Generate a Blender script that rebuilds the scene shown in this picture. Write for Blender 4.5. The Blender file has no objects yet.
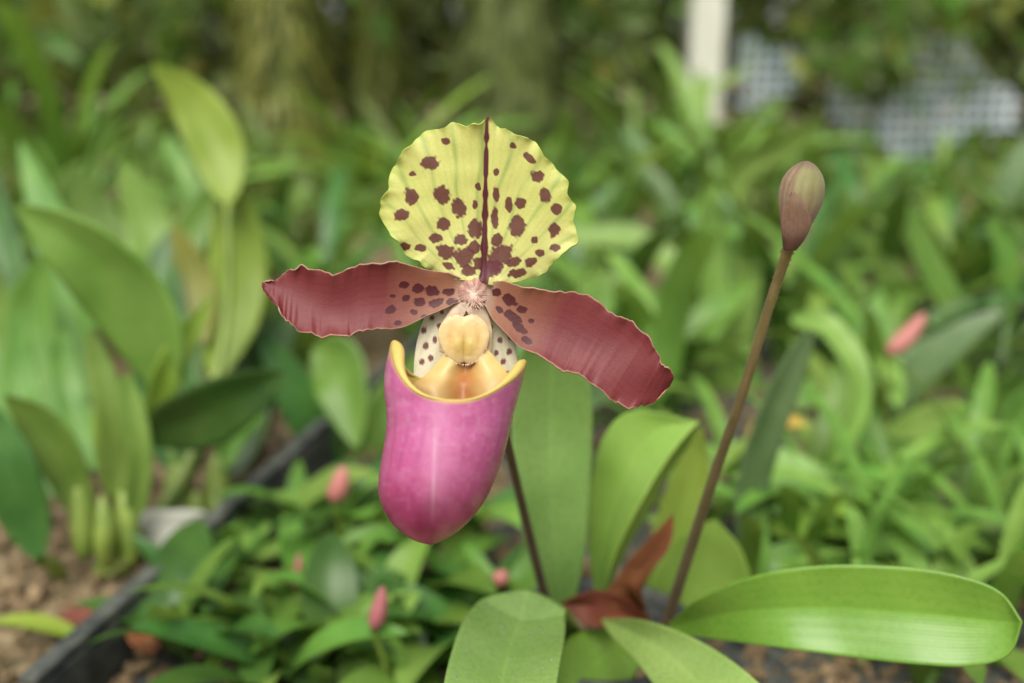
import bpy, bmesh, math, random
import numpy as np
from mathutils import Vector, noise
random.seed(7); rng=np.random.RandomState(5)
SC=bpy.context.scene; COL=SC.collection
SC.view_settings.view_transform='Standard'; SC.view_settings.look='None'; SC.view_settings.exposure=0
R=math.radians
# ------------------------------------------------------------------ camera
H=.25; PITCH=R(15); FP=35/36*1024; D0=.24
cam=bpy.data.cameras.new('camera'); co=bpy.data.objects.new('camera',cam); COL.objects.link(co)
co.location=(0,0,H); co.rotation_euler=(R(90)-PITCH,0,0)
cam.lens=35; cam.sensor_width=36; cam.clip_start=.01; cam.clip_end=500
cam.dof.use_dof=True; cam.dof.focus_distance=D0-.003; cam.dof.aperture_fstop=6.0
SC.camera=co
RT=np.array([1,0,0.]); FW=np.array([0,math.cos(PITCH),-math.sin(PITCH)]); UP=np.array([0,math.sin(PITCH),math.cos(PITCH)]); CC=np.array([0,0,H])
def P(px,py,d):
    px=np.asarray(px,float)[...,None]; py=np.asarray(py,float)[...,None]; d=np.asarray(d,float)[...,None]
    return CC+RT*((px-512)/FP*d)+UP*((341.5-py)/FP*d)+FW*d
def G(px,py,z=0):
    r=RT*((px-512)/FP)+UP*((341.5-py)/FP)+FW
    t=(z-H)/r[2]; return CC+r*t
def lin(c):
    c=np.asarray(c,float)/255.; return np.where(c<=.04045,c/12.92,((c+.055)/1.055)**2.4)
# ------------------------------------------------------------------ objects
def tag(o,label=None,cat=None,group=None,kind=None):
    if label:o['label']=label
    if cat:o['category']=cat
    if group:o['group']=group
    if kind:o['kind']=kind
    return o
def thing(name,label,cat,loc=(0,0,0),rz=0,group=None):
    o=bpy.data.objects.new(name,None); COL.objects.link(o); o.location=[float(v) for v in loc]; o.rotation_euler=(0,0,rz)
    o.empty_display_size=.02
    return tag(o,label,cat,group)
ORG=np.zeros(3)
def link(name,me,parent=None,mat=None):
    o=bpy.data.objects.new(name,me); COL.objects.link(o)
    if parent: o.parent=parent
    if mat and not me.materials: me.materials.append(mat)
    return o
def gridmesh(name,pts,cols=None,closed=False,uv=True,org=None,cap=False):
    pts=np.asarray(pts)-(ORG if org is None else org)
    n,m=pts.shape[:2]
    me=bpy.data.meshes.new(name)
    i=np.arange(n-1)[:,None]; 
    jn=m if closed else m-1
    j=np.arange(jn)[None,:]; j2=(j+1)%m
    f=np.stack([i*m+j,i*m+j2,(i+1)*m+j2,(i+1)*m+j],-1).reshape(-1,4).tolist()
    if cap:
        f.append(list(range(m))[::-1]); f.append([(n-1)*m+k for k in range(m)])
    me.from_pydata(pts.reshape(-1,3).tolist(),[],f)
    me.polygons.foreach_set('use_smooth',[True]*len(me.polygons))
    if uv:
        l=me.uv_layers.new(name='UVMap')
        vi=np.zeros(len(me.loops),int); me.loops.foreach_get('vertex_index',vi)
        u=(vi%m)/max(1,m-1); v=(vi//m)/(n-1)
        l.data.foreach_set('uv',np.stack([u,v],-1).ravel().astype(np.float32))
    if cols is not None:
        a=me.color_attributes.new('Col','FLOAT_COLOR','POINT')
        c=np.concatenate([cols.reshape(-1,3),np.ones((n*m,1))],1)
        a.data.foreach_set('color',c.ravel().astype(np.float32))
    me.update(); return me
def grid(name,pts,mat,parent,cols=None,closed=False,thick=0,cap=False):
    o=link(name,gridmesh(name,pts,cols,closed,cap=cap),parent,mat)
    if thick:
        s=o.modifiers.new('s','SOLIDIFY'); s.thickness=thick; s.offset=0
    return o
def cr(pts,n):
    p=np.asarray(pts,float); k=len(p)
    q=np.vstack([2*p[0]-p[1],p,2*p[-1]-p[-2]])
    t=np.linspace(0,k-1-1e-9,n); i=t.astype(int); f=(t-i)[:,None]
    a,b,c,d=q[i],q[i+1],q[i+2],q[i+3]
    return .5*(2*b+(c-a)*f+(2*a-5*b+4*c-d)*f**2+(3*b-a-3*c+d)*f**3)
def frames(sp):
    t=np.gradient(sp,axis=0); t/=np.linalg.norm(t,axis=1)[:,None]+1e-12
    ref=np.array([.13,.97,.2]); a=np.cross(t,ref); a/=np.linalg.norm(a,axis=1)[:,None]; b=np.cross(a,t); return t,a,b
def tube(sp,rad,seg=14):
    sp=np.asarray(sp); rad=np.broadcast_to(rad,(len(sp),)); t,a,b=frames(sp)
    th=np.linspace(0,2*np.pi,seg,endpoint=False)
    return sp[:,None]+rad[:,None,None]*(np.cos(th)[None,:,None]*a[:,None]+np.sin(th)[None,:,None]*b[:,None])
# ------------------------------------------------------------------ materials
def newmat(name):
    m=bpy.data.materials.new(name); m.use_nodes=True; nt=m.node_tree; nt.nodes.clear()
    out=nt.nodes.new('ShaderNodeOutputMaterial'); return m,nt,out
def N(nt,t,**k):
    n=nt.nodes.new(t)
    for a,b in k.items():
        if a.startswith('i_'):
            key=a[2:]; key=int(key) if key.isdigit() else key.replace('_',' ')
            n.inputs[key].default_value=b
        else: setattr(n,a,b)
    return n
def L(nt,a,b): nt.links.new(a,b)
def rgba(c): return (float(c[0]),float(c[1]),float(c[2]),1)
def math_(nt,op,a,b=None,c=None):
    n=N(nt,'ShaderNodeMath',operation=op)
    for i,v in enumerate((a,b,c)):
        if v is None: continue
        if isinstance(v,(int,float)): n.inputs[i].default_value=v
        else: L(nt,v,n.inputs[i])
    return n.outputs[0]
def mixc(nt,f,a,b,bt='MIX'):
    n=N(nt,'ShaderNodeMix',data_type='RGBA',blend_type=bt)
    for s,v in ((n.inputs[0],f),(n.inputs[6],a),(n.inputs[7],b)):
        if isinstance(v,(int,float)): s.default_value=v
        elif isinstance(v,(tuple,list,np.ndarray)): s.default_value=rgba(v)
        else: L(nt,v,s)
    return n.outputs[2]
def leafmat(name,c1,c2,rough=.38,trans=.22,veins=9,vs=.04,mid=.12,spec=.32,rnd=.35,scale=45):
    m,nt,out=newmat(name)
    uv=N(nt,'ShaderNodeUVMap'); s=N(nt,'ShaderNodeSeparateXYZ'); L(nt,uv.outputs[0],s.inputs[0])
    tc=N(nt,'ShaderNodeTexCoord'); oi=N(nt,'ShaderNodeObjectInfo')
    nz=N(nt,'ShaderNodeTexNoise',i_Scale=scale,i_Detail=4.); L(nt,tc.outputs['Object'],nz.inputs['Vector'])
    nf=N(nt,'ShaderNodeTexNoise',i_Scale=scale*14,i_Detail=3.); L(nt,tc.outputs['Object'],nf.inputs['Vector'])
    f=N(nt,'ShaderNodeMapRange',i_1=.3,i_2=.7); L(nt,nz.outputs[0],f.inputs[0])
    c=mixc(nt,f.outputs[0],lin(c1),lin(c2))
    v=math_(nt,'SINE',math_(nt,'MULTIPLY',s.outputs[0],veins*6.283))
    v2=math_(nt,'SINE',math_(nt,'MULTIPLY',s.outputs[0],veins*6.283*3.3))
    vv=math_(nt,'ADD',math_(nt,'MULTIPLY',v,.6),math_(nt,'MULTIPLY',v2,.4))
    br=math_(nt,'ADD',math_(nt,'MULTIPLY_ADD',vv,vs,1.0),math_(nt,'MULTIPLY_ADD',nf.outputs[0],.3,-.15))
    md=math_(nt,'ABSOLUTE',math_(nt,'SUBTRACT',s.outputs[0],.5))
    mm=N(nt,'ShaderNodeMapRange',i_1=.0,i_2=.03,i_3=mid,i_4=0.); L(nt,md,mm.inputs[0])
    br=math_(nt,'ADD',br,mm.outputs[0])
    br=math_(nt,'MULTIPLY',br,math_(nt,'MULTIPLY_ADD',oi.outputs['Random'],rnd,1-rnd/2))
    hs=N(nt,'ShaderNodeHueSaturation'); L(nt,c,hs.inputs['Color']); L(nt,br,hs.inputs['Value'])
    L(nt,math_(nt,'MULTIPLY_ADD',oi.outputs['Random'],.03,.474),hs.inputs['Hue'])
    col=hs.outputs[0]
    p=N(nt,'ShaderNodeBsdfPrincipled',i_Roughness=rough); L(nt,col,p.inputs['Base Color']); p.inputs['Specular IOR Level'].default_value=spec
    rr=math_(nt,'MULTIPLY_ADD',nf.outputs[0],.25,rough-.12); L(nt,rr,p.inputs['Roughness'])
    bp=N(nt,'ShaderNodeBump',i_Strength=.1,i_Distance=.0003); L(nt,math_(nt,'ADD',vv,nf.outputs[0]),bp.inputs['Height']); L(nt,bp.outputs[0],p.inputs['Normal'])
    t=N(nt,'ShaderNodeBsdfTranslucent'); tc2=mixc(nt,.5,col,(.35,.5,.05),'MIX'); L(nt,tc2,t.inputs[0])
    mx=N(nt,'ShaderNodeMixShader',i_0=trans); L(nt,p.outputs[0],mx.inputs[1]); L(nt,t.outputs[0],mx.inputs[2]); L(nt,mx.outputs[0],out.inputs[0])
    return m
def colmat(name,rough=.45,trans=.2,bs=1800,bd=.00012,spec=.4,amp=.18,sheen=0,gain=.68):
    m,nt,out=newmat(name)
    a=N(nt,'ShaderNodeAttribute',attribute_name='Col'); tc=N(nt,'ShaderNodeTexCoord')
    nz=N(nt,'ShaderNodeTexNoise',i_Scale=float(bs),i_Detail=3.); L(nt,tc.outputs['Object'],nz.inputs['Vector'])
    n2=N(nt,'ShaderNodeTexNoise',i_Scale=float(bs)/7,i_Detail=3.); L(nt,tc.outputs['Object'],n2.inputs['Vector'])
    hs=N(nt,'ShaderNodeHueSaturation'); L(nt,a.outputs[0],hs.inputs['Color'])
    L(nt,math_(nt,'ADD',math_(nt,'MULTIPLY_ADD',nz.outputs[0],amp*gain,gain*(1-amp/2)),math_(nt,'MULTIPLY_ADD',n2.outputs[0],amp*gain,-amp*gain/2)),hs.inputs['Value'])
    p=N(nt,'ShaderNodeBsdfPrincipled',i_Roughness=rough); L(nt,hs.outputs[0],p.inputs['Base Color']); p.inputs['Specular IOR Level'].default_value=spec
    p.inputs['Sheen Weight'].default_value=sheen
    bp=N(nt,'ShaderNodeBump',i_Strength=.5,i_Distance=bd); L(nt,nz.outputs[0],bp.inputs['Height']); L(nt,bp.outputs[0],p.inputs['Normal'])
    t=N(nt,'ShaderNodeBsdfTranslucent'); L(nt,hs.outputs[0],t.inputs[0])
    mx=N(nt,'ShaderNodeMixShader',i_0=trans); L(nt,p.outputs[0],mx.inputs[1]); L(nt,t.outputs[0],mx.inputs[2]); L(nt,mx.outputs[0],out.inputs[0])
    return m
def solid(name,c1,c2,scale=60,rough=.6,bd=.001,spec=.4,detail=6.):
    m,nt,out=newmat(name); tc=N(nt,'ShaderNodeTexCoord')
    nz=N(nt,'ShaderNodeTexNoise',i_Scale=float(scale),i_Detail=detail); L(nt,tc.outputs['Object'],nz.inputs['Vector'])
    f=N(nt,'ShaderNodeMapRange',i_1=.35,i_2=.65); L(nt,nz.outputs[0],f.inputs[0])
    p=N(nt,'ShaderNodeBsdfPrincipled',i_Roughness=rough); L(nt,mixc(nt,f.outputs[0],lin(c1),lin(c2)),p.inputs['Base Color']); p.inputs['Specular IOR Level'].default_value=spec
    bp=N(nt,'ShaderNodeBump',i_Strength=.6,i_Distance=bd); L(nt,nz.outputs[0],bp.inputs['Height']); L(nt,bp.outputs[0],p.inputs['Normal'])
    L(nt,p.outputs[0],out.inputs[0]); return m
M={}
M['hero']=leafmat('orchid leaf',(94,144,48),(112,160,60),.3,.2,8,.008,.12,.5,.1)
M['herob']=leafmat('orchid leaf pale',(122,162,80),(142,178,98),.28,.22,8,.012,.14,.6,.08)
M['heroy']=leafmat('orchid leaf yellow green',(130,168,68),(150,186,88),.34,.28,8,.012,.1,.5,.1)
M['grey']=leafmat('grey green leaf',(80,112,68),(100,130,84),.4,.15,7,.03,.1)
M['mid']=leafmat('mid green leaf',(78,122,46),(104,144,60),.4,.22,7,.03,.12)
M['light']=leafmat('light green leaf',(104,146,60),(128,166,80),.4,.28,7,.03,.12)
M['dark']=leafmat('dark green leaf',(46,84,34),(68,108,46),.34,.15,7,.03,.1)
M['yel']=leafmat('yellow green leaf',(124,162,58),(144,180,72),.4,.3,6,.03,.1)
M['olive']=leafmat('olive leaf',(108,118,48),(132,134,60),.45,.25,6,.05,.1)
M['brownleaf']=leafmat('brown dry leaf',(100,60,38),(136,86,52),.6,.12,10,.12,.1)
M['pinkleaf']=leafmat('pink young leaf',(176,108,100),(200,136,124),.45,.25,6,.05,.1)
M['yellowleaf']=leafmat('yellowing leaf',(190,156,60),(204,176,84),.5,.25,6,.05,.1)
M['deep']=leafmat('shaded foliage',(74,92,48),(100,114,64),.6,.15,5,.03,.1,.2,.3)
M['petal']=colmat('petal',.5,.22,gain=.82)
M['soft']=colmat('waxy petal',.4,.35,1800,.00004,.4,.1,gain=.86)
M['maroon']=colmat('maroon petal',.5,.12,2400,.00012,.3,.18,.0,.54)
M['pouch']=colmat('glossy pouch',.26,.1,2600,.00005,.5,.1,gain=.74)
M['velvet']=colmat('velvet stalk',.6,.05,3000,.0002,.3,.25,.1,.7)
M['soil']=solid('soil and bark',(92,80,58),(150,132,100),90,.9,.006)
M['bark']=solid('bark chips',(88,72,50),(142,120,88),300,.85,.002)
M['black']=solid('black plastic',(46,50,50),(92,94,86),90,.6,.0003,.3)
M['white']=solid('white painted',(196,196,180),(214,214,198),20,.5,.0005)
M['moss']=solid('mossy bark',(72,82,42),(110,120,62),18,.95,.02)
M['net']=solid('shade net',(140,162,168),(206,218,226),9,.6,.0005)
M['bulb']=solid('pseudobulb',(98,120,48),(132,150,66),60,.4,.0008)
# ------------------------------------------------------------------ leaf builders
def wprof(t,kind):
    if kind=='strap': return np.clip(np.minimum(1,(t*6+.35)),0,1)*np.clip(1-np.clip((t-.72)/.28,0,1)**2.2,0,1)**.5*(.85+.15*np.sin(t*3.1))
    if kind=='oval': return np.sin(np.pi*np.clip(t,0,1)**.85)**.75*.97+.03*(1-t)
    return np.sin(np.pi*np.clip(t*.93+.07,0,1))**.8
def blade(A,B,nu=70,nv=21,fold=.12,wave=0.,arch=0.):
    a=cr(A,nu); b=cr(B,nu)
    a=P(a[:,0],a[:,1],a[:,2]); b=P(b[:,0],b[:,1],b[:,2])
    v=np.linspace(0,1,nv)[None,:,None]
    p=a[:,None]*(1-v)+b[:,None]*v
    t=np.gradient((a+b)/2,axis=0); n=np.cross(t,b-a); n/=np.linalg.norm(n,axis=1)[:,None]+1e-9
    w=np.linalg.norm(b-a,axis=1)[:,None,None]
    sg=np.sign((n*(-FW)).sum(1)); sg[sg==0]=1; n=n*sg[:,None]
    p=p-n[:,None]*w*fold*(1-np.abs(2*v-1)**1.3)
    u=np.linspace(0,1,nu)[:,None,None]
    p=p+n[:,None]*w*wave*np.sin(u*9+v*2)*np.abs(2*v-1)
    return p
def sleaf(sp,w,kind='oval',tilt=0.,nu=40,nv=11,fold=.12,wave=.02):
    s=cr(sp,nu); d=s[:,2]; s=P(s[:,0],s[:,1],d)
    t=np.gradient(s,axis=0); t/=np.linalg.norm(t,axis=1)[:,None]+1e-9
    side=np.cross(t,FW); side/=np.linalg.norm(side,axis=1)[:,None]
    nn=np.cross(side,t)
    nn*=np.sign((nn*-FW).sum(1))[:,None]
    side=side*math.cos(tilt)+nn*math.sin(tilt); 
    n2=np.cross(side,t); n2*=np.sign((n2*-FW).sum(1))[:,None]
    u=np.linspace(0,1,nu); W=w/FP*d*wprof(u,kind)
    v=np.linspace(-1,1,nv)[None,:,None]
    p=s[:,None]+side[:,None]*W[:,None,None]*v - n2[:,None]*W[:,None,None]*2*fold*(1-np.abs(v)**1.3)
    p=p+n2[:,None]*W[:,None,None]*wave*4*np.sin(u*11+w)[:,None,None]*np.abs(v)
    return p
# ================================================================== THE ORCHID
pxm=D0/FP
def FPt(px,py,dz): return P(px,py,D0-np.asarray(dz)*pxm)
B0=P(600,622,.362)
ORG=B0
orchid=thing('slipper_orchid','slipper orchid in bloom, spotted yellow hood, maroon petals, pink pouch, one unopened bud','orchid',B0)
def wob(x,y,k=1.):
    return np.sin(x*.31*k+1.3)*np.cos(y*.27*k+.4)+.6*np.sin(x*.71*k+y*.53*k)+.4*np.cos(x*1.13*k-y*.97*k+2)
def nse(x,y,sc,seed=0.):
    X=x/sc+seed*17.3; Y=y/sc+seed*9.1; xi=np.floor(X).astype(int); yi=np.floor(Y).astype(int); fx=X-xi; fy=Y-yi
    fx=fx*fx*(3-2*fx); fy=fy*fy*(3-2*fy)
    h=lambda a,b:(np.sin(a*127.1+b*311.7+seed)*43758.5453)%1.
    return (h(xi,yi)*(1-fx)+h(xi+1,yi)*fx)*(1-fy)+(h(xi,yi+1)*(1-fx)+h(xi+1,yi+1)*fx)*fy
def spots(x,y,col,lst,c,soft=.2,irr=.12):
    for q in lst:
        sx,sy,rx,ry=q[:4]; a=R(q[4]) if len(q)>4 else 0
        dx=x-sx; dy=y-sy
        ex=(dx*math.cos(a)+dy*math.sin(a))/rx; ey=(-dx*math.sin(a)+dy*math.cos(a))/ry
        r=np.sqrt(ex**2+ey**2)+irr*wob(x+sx*7,y+sy*3,1.)+.25*(nse(x,y,3.2,sx)-.5)
        w=np.clip((1.05-r)/soft,0,1)[...,None]*.93; col=col*(1-w)+c*w
    return col
def mixv(c,w,k): w=np.asarray(w)[...,None]; return c*(1-w)+lin(k)*w
def dome(cx,cy,rx,ry,z0,h,pw=2.,ang=0,n=60,m=30):
    th=np.linspace(0,2*np.pi,n,endpoint=False)[None,:]; r=np.linspace(.001,1,m)[:,None]
    X=r*np.cos(th)*rx; Y=r*np.sin(th)*ry
    x=cx+X*math.cos(ang)-Y*math.sin(ang); y=cy+X*math.sin(ang)+Y*math.cos(ang)
    z=z0+h*(1-r**pw)**.6; return x,y,z,r*np.ones_like(th),th*np.ones_like(r)
x,y,z,r,t_=dome(473,294,15,17,-6,10)
z=z+1.0*np.sin(t_*7+r*5)*r+1.5*(nse(x,y,5,3)-.5)
c=lin((222,178,160))*np.ones(x.shape+(3,)); c=mixv(c,np.clip(.5+.5*np.sin(t_*9+r*3),0,1)*.6*np.clip(r*1.5,0,1),(160,60,80))
c=mixv(c,np.clip(1-r*2.0,0,1),(246,230,210))
flower=grid('flower',FPt(x,y,z),M['petal'],orchid,c,closed=True)
flower['label']='open slipper flower with spotted hood and pink pouch'
# ---- dorsal sepal
out=[(489,115),(481,124),(466,125.5),(452,123),(438,129),(424,134),(412,146),(403,152),(396,165),(389,176),(388,190),(382,201),(380,214),(386,226),(388,236),(398,243),(404,253),(418,262),(432,270),(452,277),(474,282),(500,283),(520,281),(534,277),(546,270),(557,262),(566,252),(576,244),(577,232),(574,221),(576,206),(570,194),(566,181),(558,171),(549,158),(538,148),(524,138),(512,133),(500,129),(495,125)]
cx,cy=480,212
oa=np.array(out,float); ang=np.arctan2(oa[:,1]-cy,oa[:,0]-cx); rad=np.hypot(oa[:,1]-cy,oa[:,0]-cx)
o_=np.argsort(ang); ang=ang[o_]; rad=rad[o_]
NT=720; tt=np.linspace(-np.pi,np.pi,NT,endpoint=False)
ra=np.interp(tt,np.r_[ang-2*np.pi,ang,ang+2*np.pi],np.r_[rad,rad,rad])
ra=np.convolve(np.r_[ra[-2:],ra,ra[:2]],np.ones(5)/5,'valid')
en=nse(np.cos(tt)*60,np.sin(tt)*60,9,3)+.6*nse(np.cos(tt)*60,np.sin(tt)*60,4,8)-.8
ra=ra+4.4*en*(np.abs(tt+1.49)>.12)
s=np.linspace(.002,1,190)[:,None]
x=cx+s*ra[None]*np.cos(tt)[None]; y=cy+s*ra[None]*np.sin(tt)[None]
dx=x-(486-(y-117)*.02)
en2=nse(np.cos(tt)*60,np.sin(tt)*60,11,5)-.5; en3=nse(np.cos(tt)*60,np.sin(tt)*60,5,2)-.5
z=-6+np.clip((280-y)/160,0,1)**1.6*14-(dx/95)**2*9+s**9*(12*en2)[None]+s**20*(6*en3)[None]
z=z-2.2*np.exp(-(dx/4)**2)+4.0*(nse(x,y,38,3)-.5)+1.0*(nse(x,y,15,5)-.5)
va=np.arctan2(x-478,302-y)
c=lin((220,218,128))*np.ones(x.shape+(3,))
c=mixv(c,nse(x,y,26,2)*.35,(200,210,100))
c=mixv(c,(.5+.5*np.sin(va*34+2.2*nse(x,y,40,1)))**10*.6*np.clip(nse(x,y,18,6)+.3,0,1),(140,168,78))
c=mixv(c,(.5+.5*np.sin(va*124+2*nse(x,y,20,7)))**4*.12,(156,178,84))
c=mixv(c,np.clip((y-215)/70,0,1)*.35,(234,226,160))
c=mixv(c,np.clip((s-.94)/.06,0,1)*np.ones_like(x)*.55,(182,200,84))
MA=lin((98,24,38))
sl=[(430,163,10,7,-10),(411,197,7.5,9),(401,215,8.5,6),(442,195,8.5,9.5),(459,208,8,10),(443,224,8,7,20),(475,229,7,10),(436,238,7,5.5),(460,240,7,6),(446,252,10,7.5,20),(405,246,6,4),(421,248,6,4),(464,257,11,10,30),(469,271,8,6),
 (413,174,4,3),(446,141,5,3.5,20),(474,248,6,7),(479,263,6,7),(490,271,11,6),(484,248,4,8),(449,266,6,4,20),
 (529,158,7,4,35),(513,146,4,3,35),(537,176,7.5,6),(545,196,6,8),(521,203,6,6),(517,226,8,11,15),(556,209,6,6),(554,230,6.5,7),(509,204,4,8),(555,248,6,4),(540,253,5,4),(500,256,15,11,-35),(493,267,11,7),(514,262,8,5,-30),(530,262,7,5,-20),(517,273,9,5,-10),(534,240,4,4),(495,218,4,11),(497,240,6,7),(496,194,3.5,8),(475,205,3,5),(478,187,3,4),(496,172,3,4)]
c=spots(x,y,c,sl,MA)
mw=1.4+np.clip((y-150)/120,0,1)*2.2+2.4*nse(x*0,y,7,3)
c=mixv(c,np.clip((mw-np.abs(dx-1))/1.2,0,1)*np.clip((y-112)/6,0,1),(90,24,34))
c=mixv(c,np.clip((124-y)/5,0,1)*np.clip(1-np.abs(x-489)/8,0,1),(96,44,40))
grid('dorsal_sepal',FPt(x,y,z),M['petal'],flower,c,closed=True,thick=.0004)['label']='yellow hood sepal with maroon spots'
# ---- lateral petals
def petal(top,bot,dzt,spl,hair,seed):
    nu,nv=440,130
    a=cr(top,nu); b=cr(bot,nu); u=np.linspace(0,1,nu); v=np.linspace(0,1,nv)[None]
    for e,sg in ((a,-1),(b,1)):
        e[:,1]+=sg*(1.2*np.sin(u*46+seed+2*np.sin(u*9))+2.2*(nse(u*400,u*0+sg*9,7,seed)-.5))*np.clip(u*3,0,1)*np.clip((1-u)*14,0,1)
    x=a[:,0:1]*(1-v)+b[:,0:1]*v; y=a[:,1:2]*(1-v)+b[:,1:2]*v
    U=u[:,None]*np.ones_like(v); V=np.ones_like(U)*v; ed=np.abs(2*V-1)
    z=np.interp(u,np.linspace(0,1,len(dzt)),dzt)[:,None]-8*(1-ed**2)*np.sin(np.pi*np.clip(U,0,1))**.5
    z=z+ed**5*(2.8*np.sin(U*21+seed+V*3+1.5*np.sin(U*7))+4.5*(nse(U*400,V*8,13,seed)-.5))*np.clip(U*3,0,1)+6*np.sin(U*6+V*2.5+seed)*U
    z=z+2.6*(nse(U*300,V*40,40,seed)-.5)
    c=lin((148,62,64))*np.ones(x.shape+(3,))
    c=mixv(c,(.5+.5*np.sin(V*62+2.5*np.sin(U*4+V*2)+1.5*nse(U*300,V*50,40,2)))**8*.26,(104,34,40))
    c=mixv(c,(.5+.5*np.sin(V*150+3*np.sin(U*5)))**3*.14,(110,38,44))
    c=mixv(c,np.exp(-((V-.5)/.015)**2)*.35*(1-U*.5),(94,30,36))
    c=mixv(c,np.exp(-((V-.5)/.3)**2)*.25,(126,44,50))
    c=mixv(c,nse(x,y,24,seed)*.25,(166,88,80)); c=mixv(c,nse(x,y,7,seed+3)*.15,(122,44,50))
    c=mixv(c,np.clip(1-U*3.0,0,1)**.8*.7,(212,158,112))
    c=mixv(c,np.clip((.09-U)/.09,0,1),(240,214,188))
    c=spots(x,y,c,spl,lin((86,14,26)),.14)
    c=mixv(c,np.clip((ed-.96)/.04,0,1)*.75,(240,196,164))
    return grid('petal',FPt(x,y,z),M['maroon'],flower,c,thick=.00035)
petal([(470,284),(455,275),(432,270),(405,264),(385,262),(365,263),(345,271),(328,273),(308,267),(296,267),(284,274),(272,281),(262,282)],
      [(468,300),(452,305),(432,314),(405,326),(382,330),(360,332),(345,336),(325,337),(308,334),(292,326),(281,313),(272,300),(263,290)],
      [-4,0,6,10,8,2,-6],[(432,291,7.5,5.5,10),(418,289,6,5),(404,285,5,3.5),(436,303,8,4.5,-20),(419,302,6.5,4.5),(406,298,4.5,3.5),(449,292,6.5,4),(453,302,6,4,-20),(391,310,5.5,4.5),(398,323,4,2.5),(414,312,4,3),(426,317,5,2),(393,296,3,2)],0,.4)['label']='maroon petal stretching left with wavy edges'
petal([(480,284),(500,281),(522,286),(548,291),(572,291),(592,298),(612,312),(632,322),(648,336),(657,352),(662,363),(670,370),(674,376)],
      [(482,300),(492,318),(507,335),(523,349),(542,358),(560,369),(578,375),(592,384),(608,397),(622,406),(640,407),(656,400),(669,388)],
      [-4,2,8,12,14,10,6],[(497,292,5.5,4.5,30),(509,300,9,5.5,35),(522,309,5,4),(513,317,11,5,38),(520,328,9,4,35),(527,341,6,3.5,30),(500,310,5,3,40),(531,321,3,2.5)],0,2.1)['label']='maroon petal stretching right and down'
# ---- ventral sepal behind the pouch
x,y,z,r,t_=dome(466,374,52,92,-22,8,2,0,240,120)
c=lin((244,236,204))*np.ones(x.shape+(3,))
c=mixv(c,(.5+.5*np.sin((x-466)/(.3+.012*np.abs(y-270))*.5))**4*.25,(186,184,124))
sp=[(424,330,3,3.5),(432,318,3,3),(426,346,3,3.5),(435,340,2.5,4),(431,358,3,3),(422,362,3,3),(439,326,2.5,3),(500,340,3,3.5),(509,352,3,3),(503,362,3,3.5),(510,338,2.5,3),(496,353,2.5,3),(507,374,3,3.5),(498,376,3,3),(438,370,3,3),(490,328,3,3),(442,312,2.5,2.5),(448,324,2,3)]
c=spots(x,y,c,sp,lin((120,48,50)))
grid('ventral_sepal',FPt(x,y,z),M['petal'],flower,c,closed=True,thick=.0003)
# ---- pouch
Lp=cr([(392,335),(389,350),(385,370),(384,390),(386,410),(386,430),(382,455),(378.5,478),(379,496),(384,511),(393,525),(406,536),(418,542),(430,545)],400)
Rp=cr([(530,335),(528,352),(526,368),(521,388),(515,410),(509,435),(503,458),(495,480),(486,499),(474,516),(460,530),(448,538),(438,543),(430,545)],400)
def prof(yv,E): return np.interp(yv,E[:,1],E[:,0])
Nf=360; ph=np.linspace(-np.pi,np.pi,Nf,endpoint=False); S_=np.sin(ph); C_=np.cos(ph)
ys=np.where(S_<0,342.,361.)
rim=np.where(C_>=0,399-(399-ys)*np.abs(S_)**3.2,ys+(384-ys)*np.clip(1-S_**2,0,1)**.5)+1.2*np.sin(ph*5+1)*np.clip(C_,0,1)
def pouchpts(t,inset,zc=42,ybot=545):
    yv=rim[None]+(ybot-rim[None])*np.sin(t[:,None]*np.pi/2)
    xl=prof(yv,Lp)+inset; xr=prof(yv,Rp)-inset
    hw=np.maximum((xr-xl)/2,0.05); cxx=(xl+xr)/2
    X=cxx+hw*S_[None]; Z=zc+hw*.9*C_[None]+np.where(C_[None]>0,1,0)*5*np.sin(np.clip((yv-400)/140,0,1)*np.pi)*C_[None]
    return X,yv,Z
t=np.linspace(0,1,240); X,Y,Z=pouchpts(t,0)
pn=ph[None]*60*np.ones_like(Y)
Z=Z+2.4*(nse(X,Y,34,2)-.5)*np.clip((530-Y)/40,0,1)+1.0*(nse(X,Y,14,4)-.5)
k=np.clip((Y-rim[None])/(545-rim[None]),0,1)
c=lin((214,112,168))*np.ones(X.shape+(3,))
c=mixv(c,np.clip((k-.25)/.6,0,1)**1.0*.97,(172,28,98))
c=mixv(c,(.5+.5*np.sin(ph*19+1.3*nse(pn,Y,40,3)*3))[None][0]**4*.28*np.sin(np.pi*k)**.5,(158,44,112))
c=mixv(c,nse(pn,Y*.6,26,6)*.25,(222,134,180))
c=mixv(c,np.clip(nse(X,Y,5,1)*1.8-.9,0,1)*.25*np.clip(1.1-k,0,1),(240,190,212))
c=mixv(c,np.clip(nse(X,Y,3,8)*1.8-.9,0,1)*.25*np.clip(1.2-k,0,1),(176,62,124))
seam=434-(Y-470)*.03
fr=(C_>0)[None]
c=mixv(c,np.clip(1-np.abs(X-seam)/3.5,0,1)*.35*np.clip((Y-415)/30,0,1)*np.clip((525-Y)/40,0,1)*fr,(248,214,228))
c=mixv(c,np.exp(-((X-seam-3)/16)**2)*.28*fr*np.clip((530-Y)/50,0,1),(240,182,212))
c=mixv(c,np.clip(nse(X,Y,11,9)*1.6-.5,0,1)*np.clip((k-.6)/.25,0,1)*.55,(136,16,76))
c=mixv(c,np.exp(-((Y-470-4*np.sin(X*.08))/7)**2)*nse(X,Y,12,3)*.4,(228,138,188))
rimd=(Y-rim[None])
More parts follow.
